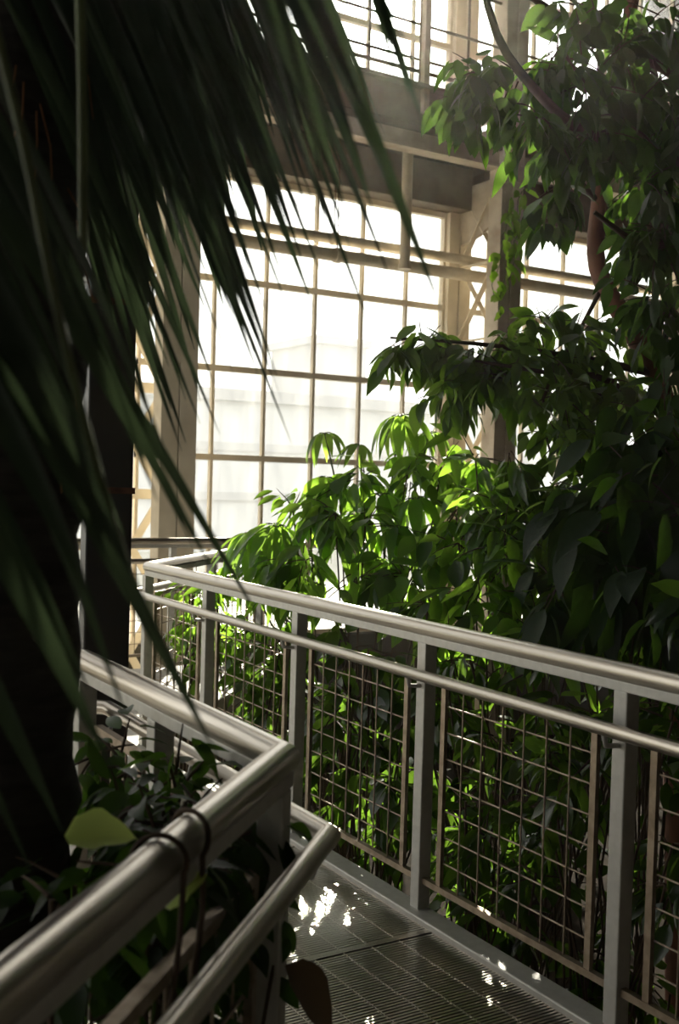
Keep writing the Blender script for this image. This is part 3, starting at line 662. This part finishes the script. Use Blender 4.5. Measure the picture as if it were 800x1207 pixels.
# leaves at the lower corner of the near railing, on the walkway side
BL = Plant('withered_vine', 'withered brown leaf and dark leaves hanging at the near railing post', 'vine', at(335, 1240, 2.0))
BL.branch([at(300, 1260, 1.95), at(318, 1160, 1.98), at(332, 1090, 2.0), at(340, 1030, 2.02)], .004, 5)
BL.leaf(LM['brown'][0], at(336, 1138, 1.98), RGT * .74 - UPV * .66, UPV * .75 - FWD * .5 + RGT * .5, .17, 1.3)
for x, y, a, ln in ((335, 1085, -1.3, .07), (326, 1150, -1.0, .08), (340, 1105, -1.9, .06), (325, 1100, -2.0, .07)):
    BL.leaf(LM['big'][0], at(x, y, 1.99), RGT * math.cos(a) + UPV * math.sin(a), UPV * .4 - FWD, ln)
BL.finish(M['twig'])

# ------------------------------------------------------------------ dark column and palm
c = at(121, 800, 3.55)
t = thing('square_column', 'dark painted square column at the end of the near railing', 'column', (c.x, c.y, 0))
m = MB(); m.bar((c.x, c.y, .012), (c.x, c.y, 8.99), .145, .145, (math.sin(.2), math.cos(.2), 0)); m.build('shaft', M['darkcol'], t, bevel=.006)
m = MB(); m.box((c.x - .1, c.y - .1, 0), (c.x + .1, c.y + .1, .012)); m.build('base_plate', M['darkcol'], t)
for z in (.9, 1.5, 2.1):
    m = MB(); m.bar((c.x, c.y, z), (c.x, c.y, z + .02), 0.158, 0.158, (math.sin(.2), math.cos(.2), 0)); m.build('strap', M['rust'], t)

PB = at(-12, 800, 1.95); PB.z = GROUND
palm = thing('palm_tree', 'dark palm tree with long drooping strap leaflets beside the near railing', 'palm', PB)
ring = []; rad = []
zt = 3.3; nn = 70
for i in range(nn + 1):
    z = GROUND + (zt - GROUND) * i / nn; ring.append(Vector((PB.x + .02 * math.sin(z), PB.y, z))); rad.append(.135 + (.012 if i % 4 == 0 else 0) + .006 * math.sin(i * 2.3))
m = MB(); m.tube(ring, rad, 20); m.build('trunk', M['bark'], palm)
for k in range(26):
    a = U(-2.6, -.2); z = U(1.5, 2.4); p = PB + Vector((math.cos(a) * .15, math.sin(a) * .15, 0)); p.z = z
    q = p + Vector((math.cos(a) * .02 + U(-.02, .02), math.sin(a) * .02, -U(.08, .22))); m = MB(); m.tube([p, p.lerp(q, .5) + rv(.01), q], .0016, 4); m.build('fibre', M['fibre'], palm)

def leaflet(parent, hub, tip, wd, sag, k=14, roll=0.0):
    mid = hub.lerp(tip, .45) + Vector((0, 0, sag)); pts = bez(hub, mid, tip, k)
    b = MB(); v = []; view = None
    for i, p in enumerate(pts):
        t = i / k; tg = (pts[min(i + 1, k)] - pts[max(i - 1, 0)]).normalized()
        s = tg.cross(Vector((math.sin(roll), -math.cos(roll) * .7, .5))).normalized(); n = s.cross(tg)
        hw = wd / 2 * min(1, .35 + t * 3) * (1 - max(0, (t - .25) / .75) ** 2.4 * .97)
        v += [p - s * hw + n * hw * .35, p, p + s * hw + n * hw * .35]
    f = []
    for i in range(k): a = i * 3; f += [(a, a + 1, a + 4, a + 3), (a + 1, a + 2, a + 5, a + 4)]
    b.add(v, f, True); o = b.build('leaflet', M['palm'], parent)
    return o
CROWN = Vector((PB.x, PB.y, 3.0))
def frond(rachis, tips, wd=.026, sag=.05, slope=.45, extra=0, box=None, ddep=.1):
    """rachis: (x, y, depth) control points; every leaflet hangs from the rachis point its slope leads back to"""
    pts = smooth_path([at(*q) for q in rachis], 6)
    m = MB(); full = bez(CROWN + rv(.05), CROWN.lerp(pts[0], .5) + Vector((0, 0, .15)), pts[0], 6)[:-1] + pts
    m.tube(full, [.015 - .010 * i / (len(full) - 1) for i in range(len(full))], 8); fr = m.build('frond', M['palm'], palm)
    fpx = smooth_path([Vector(q) for q in rachis], 10)
    todo = [(q[0] + 14, q[1] + 32, q[2] if len(q) > 2 else wd, q[3] if len(q) > 3 else slope * U(.85, 1.15)) for q in tips]
    for _ in range(extra): todo.append((U(box[0], box[2]), U(box[1], box[3]), wd * U(.7, 1.15), slope * U(.7, 1.3)))
    for x, y, w_, sl in todo:
        best = min(fpx, key=lambda q: abs((x - q.x) - sl * (y - q.y)) + (1e4 if q.y > y - 120 else 0))
        leaflet(fr, at(best.x, best.y, best.z) + rv(.012), at(x, y, best.z + U(-ddep, ddep)), w_, sag * U(.3, 1.5), roll=U(-.6, .6))
frond([(-40, -110, 1.7), (100, -190, 1.6), (260, -170, 1.5), (400, -90, 1.45)],
      [(150, 330), (185, 400), (205, 440), (245, 480), (262, 345), (290, 410), (330, 492, .030), (300, 335), (322, 305), (345, 285), (372, 312), (425, 362, .032), (398, 258), (447, 300, .030), (275, 300), (232, 300), (312, 412), (238, 420), (470, 252, .02), (200, 500), (222, 468), (265, 420), (285, 385), (306, 412, .040), (318, 440), (275, 345), (255, 300, .034), (330, 345), (355, 330)], .026, .05, .43, 34, (170, 180, 400, 300))
frond([(100, -200, 1.3), (250, -200, 1.2), (400, -120, 1.15)], [(506, 335, .042, .42), (425, 215, .03), (395, 225, .03), (360, 190), (440, 150, .03), (505, 130, .014, .3), (485, 118, .014, .3), (470, 90, .014, .3), (455, 70, .014, .3)], .026, .03, .42)
frond([(-140, 250, 1.3), (-100, 60, 1.2), (-20, -60, 1.15), (60, -120, 1.1)], [(300, 712, .024, .62), (243, 652, .024, .6), (216, 618, .022, .6), (172, 560), (133, 600), (110, 560), (196, 540), (60, 520), (90, 470), (150, 470)], .032, .05, .55)
frond([(-200, 560, 1.15), (-160, 380, 1.05), (-90, 260, 1.0), (-20, 180, 1.0)], [(243, 862, .024, .55), (205, 790, .022, .6), (172, 740), (140, 830), (120, 880), (60, 950), (90, 780), (25, 1000), (160, 690), (100, 690)], .032, .05, .55)
frond([(-40, -60, 2.0), (60, -140, 1.95), (180, -150, 1.9), (300, -120, 1.9)], [(20, 330), (60, 390), (90, 430), (112, 440), (140, 420), (165, 470), (188, 450), (205, 490), (222, 440)], .034, .04, .33, 46, (20, 160, 250, 380))
frond([(0, -60, 2.3), (100, -120, 2.3), (240, -140, 2.3), (380, -100, 2.3)], [(250, 330), (280, 290), (215, 380), (170, 380)], .045, .03, .3, 60, (10, 120, 330, 330))
frond([(160, -130, 2.1), (280, -150, 2.0), (420, -100, 2.0)], [(390, 190), (365, 205), (340, 225), (440, 130), (420, 110)], .030, .03, .4, 40, (250, 60, 420, 230))
for path, r_ in (([(-12, 10, 1.0), (28, 170, 1.0), (58, 320, 1.0), (85, 440, 1.0), (125, 590, 1.02), (165, 720, 1.05)], .0045), ([(92, -60, 1.3), (97, 100, 1.3), (98, 300, 1.32)], .006)):
    m = MB(); m.tube(smooth_path([at(*q) for q in path], 4), r_, 6); m.build('petiole', M['stem'], palm)

# ------------------------------------------------------------------ far buildings outside
def building(label, x0, x1, ytop, dist, depth, mat='bwall', bands=2):
    a = onY(x0, ytop, dist); b = onY(x1, ytop + (x1 - x0) * .09, dist); zt_ = (a.z + b.z) / 2
    t = thing('far_building', label, 'building', ((a.x + b.x) / 2, dist, GROUND - .05))
    m = MB(); m.box((a.x, dist, GROUND - .05), (b.x, dist + depth, zt_)); m.build('wall', M[mat], t)
    m = MB(); m.box((a.x - .3, dist - .3, zt_), (b.x + .3, dist + depth + .3, zt_ + .5)); m.build('roof', M['broof'], t)
    for k in range(bands):
        z = GROUND + (zt_ - GROUND) * (k + 1) / (bands + 1); m = MB(); m.box((a.x - .1, dist - .15, z), (b.x + .1, dist, z + .35)); m.build('string_course', M['broof'], t)
building('long pale low building seen hazily through the lower panes', 120, 700, 455, 42, 10)
building('small grey roof block seen hazily above the long building', 372, 432, 405, 60, 6, 'broof', 0)

# ------------------------------------------------------------------ humid haze in the house
m = MB(); m.box((XL + .02, YB + .02, GROUND + .02), (XR - .02, YW - .14, ZC - .02))
mm, t_ = newmat('humid_air'); vo = t_.nodes.new('ShaderNodeVolumeScatter'); vo.inputs['Density'].default_value = HAZE; vo.inputs['Anisotropy'].default_value = .75
vo.inputs['Color'].default_value = (1, .93, .8, 1)
o_ = t_.nodes.new('ShaderNodeOutputMaterial'); t_.links.new(vo.outputs[0], o_.inputs['Volume'])
hz = m.build('haze', mm); tag(hz, 'thin humid haze filling the glasshouse', 'haze', kind='stuff')
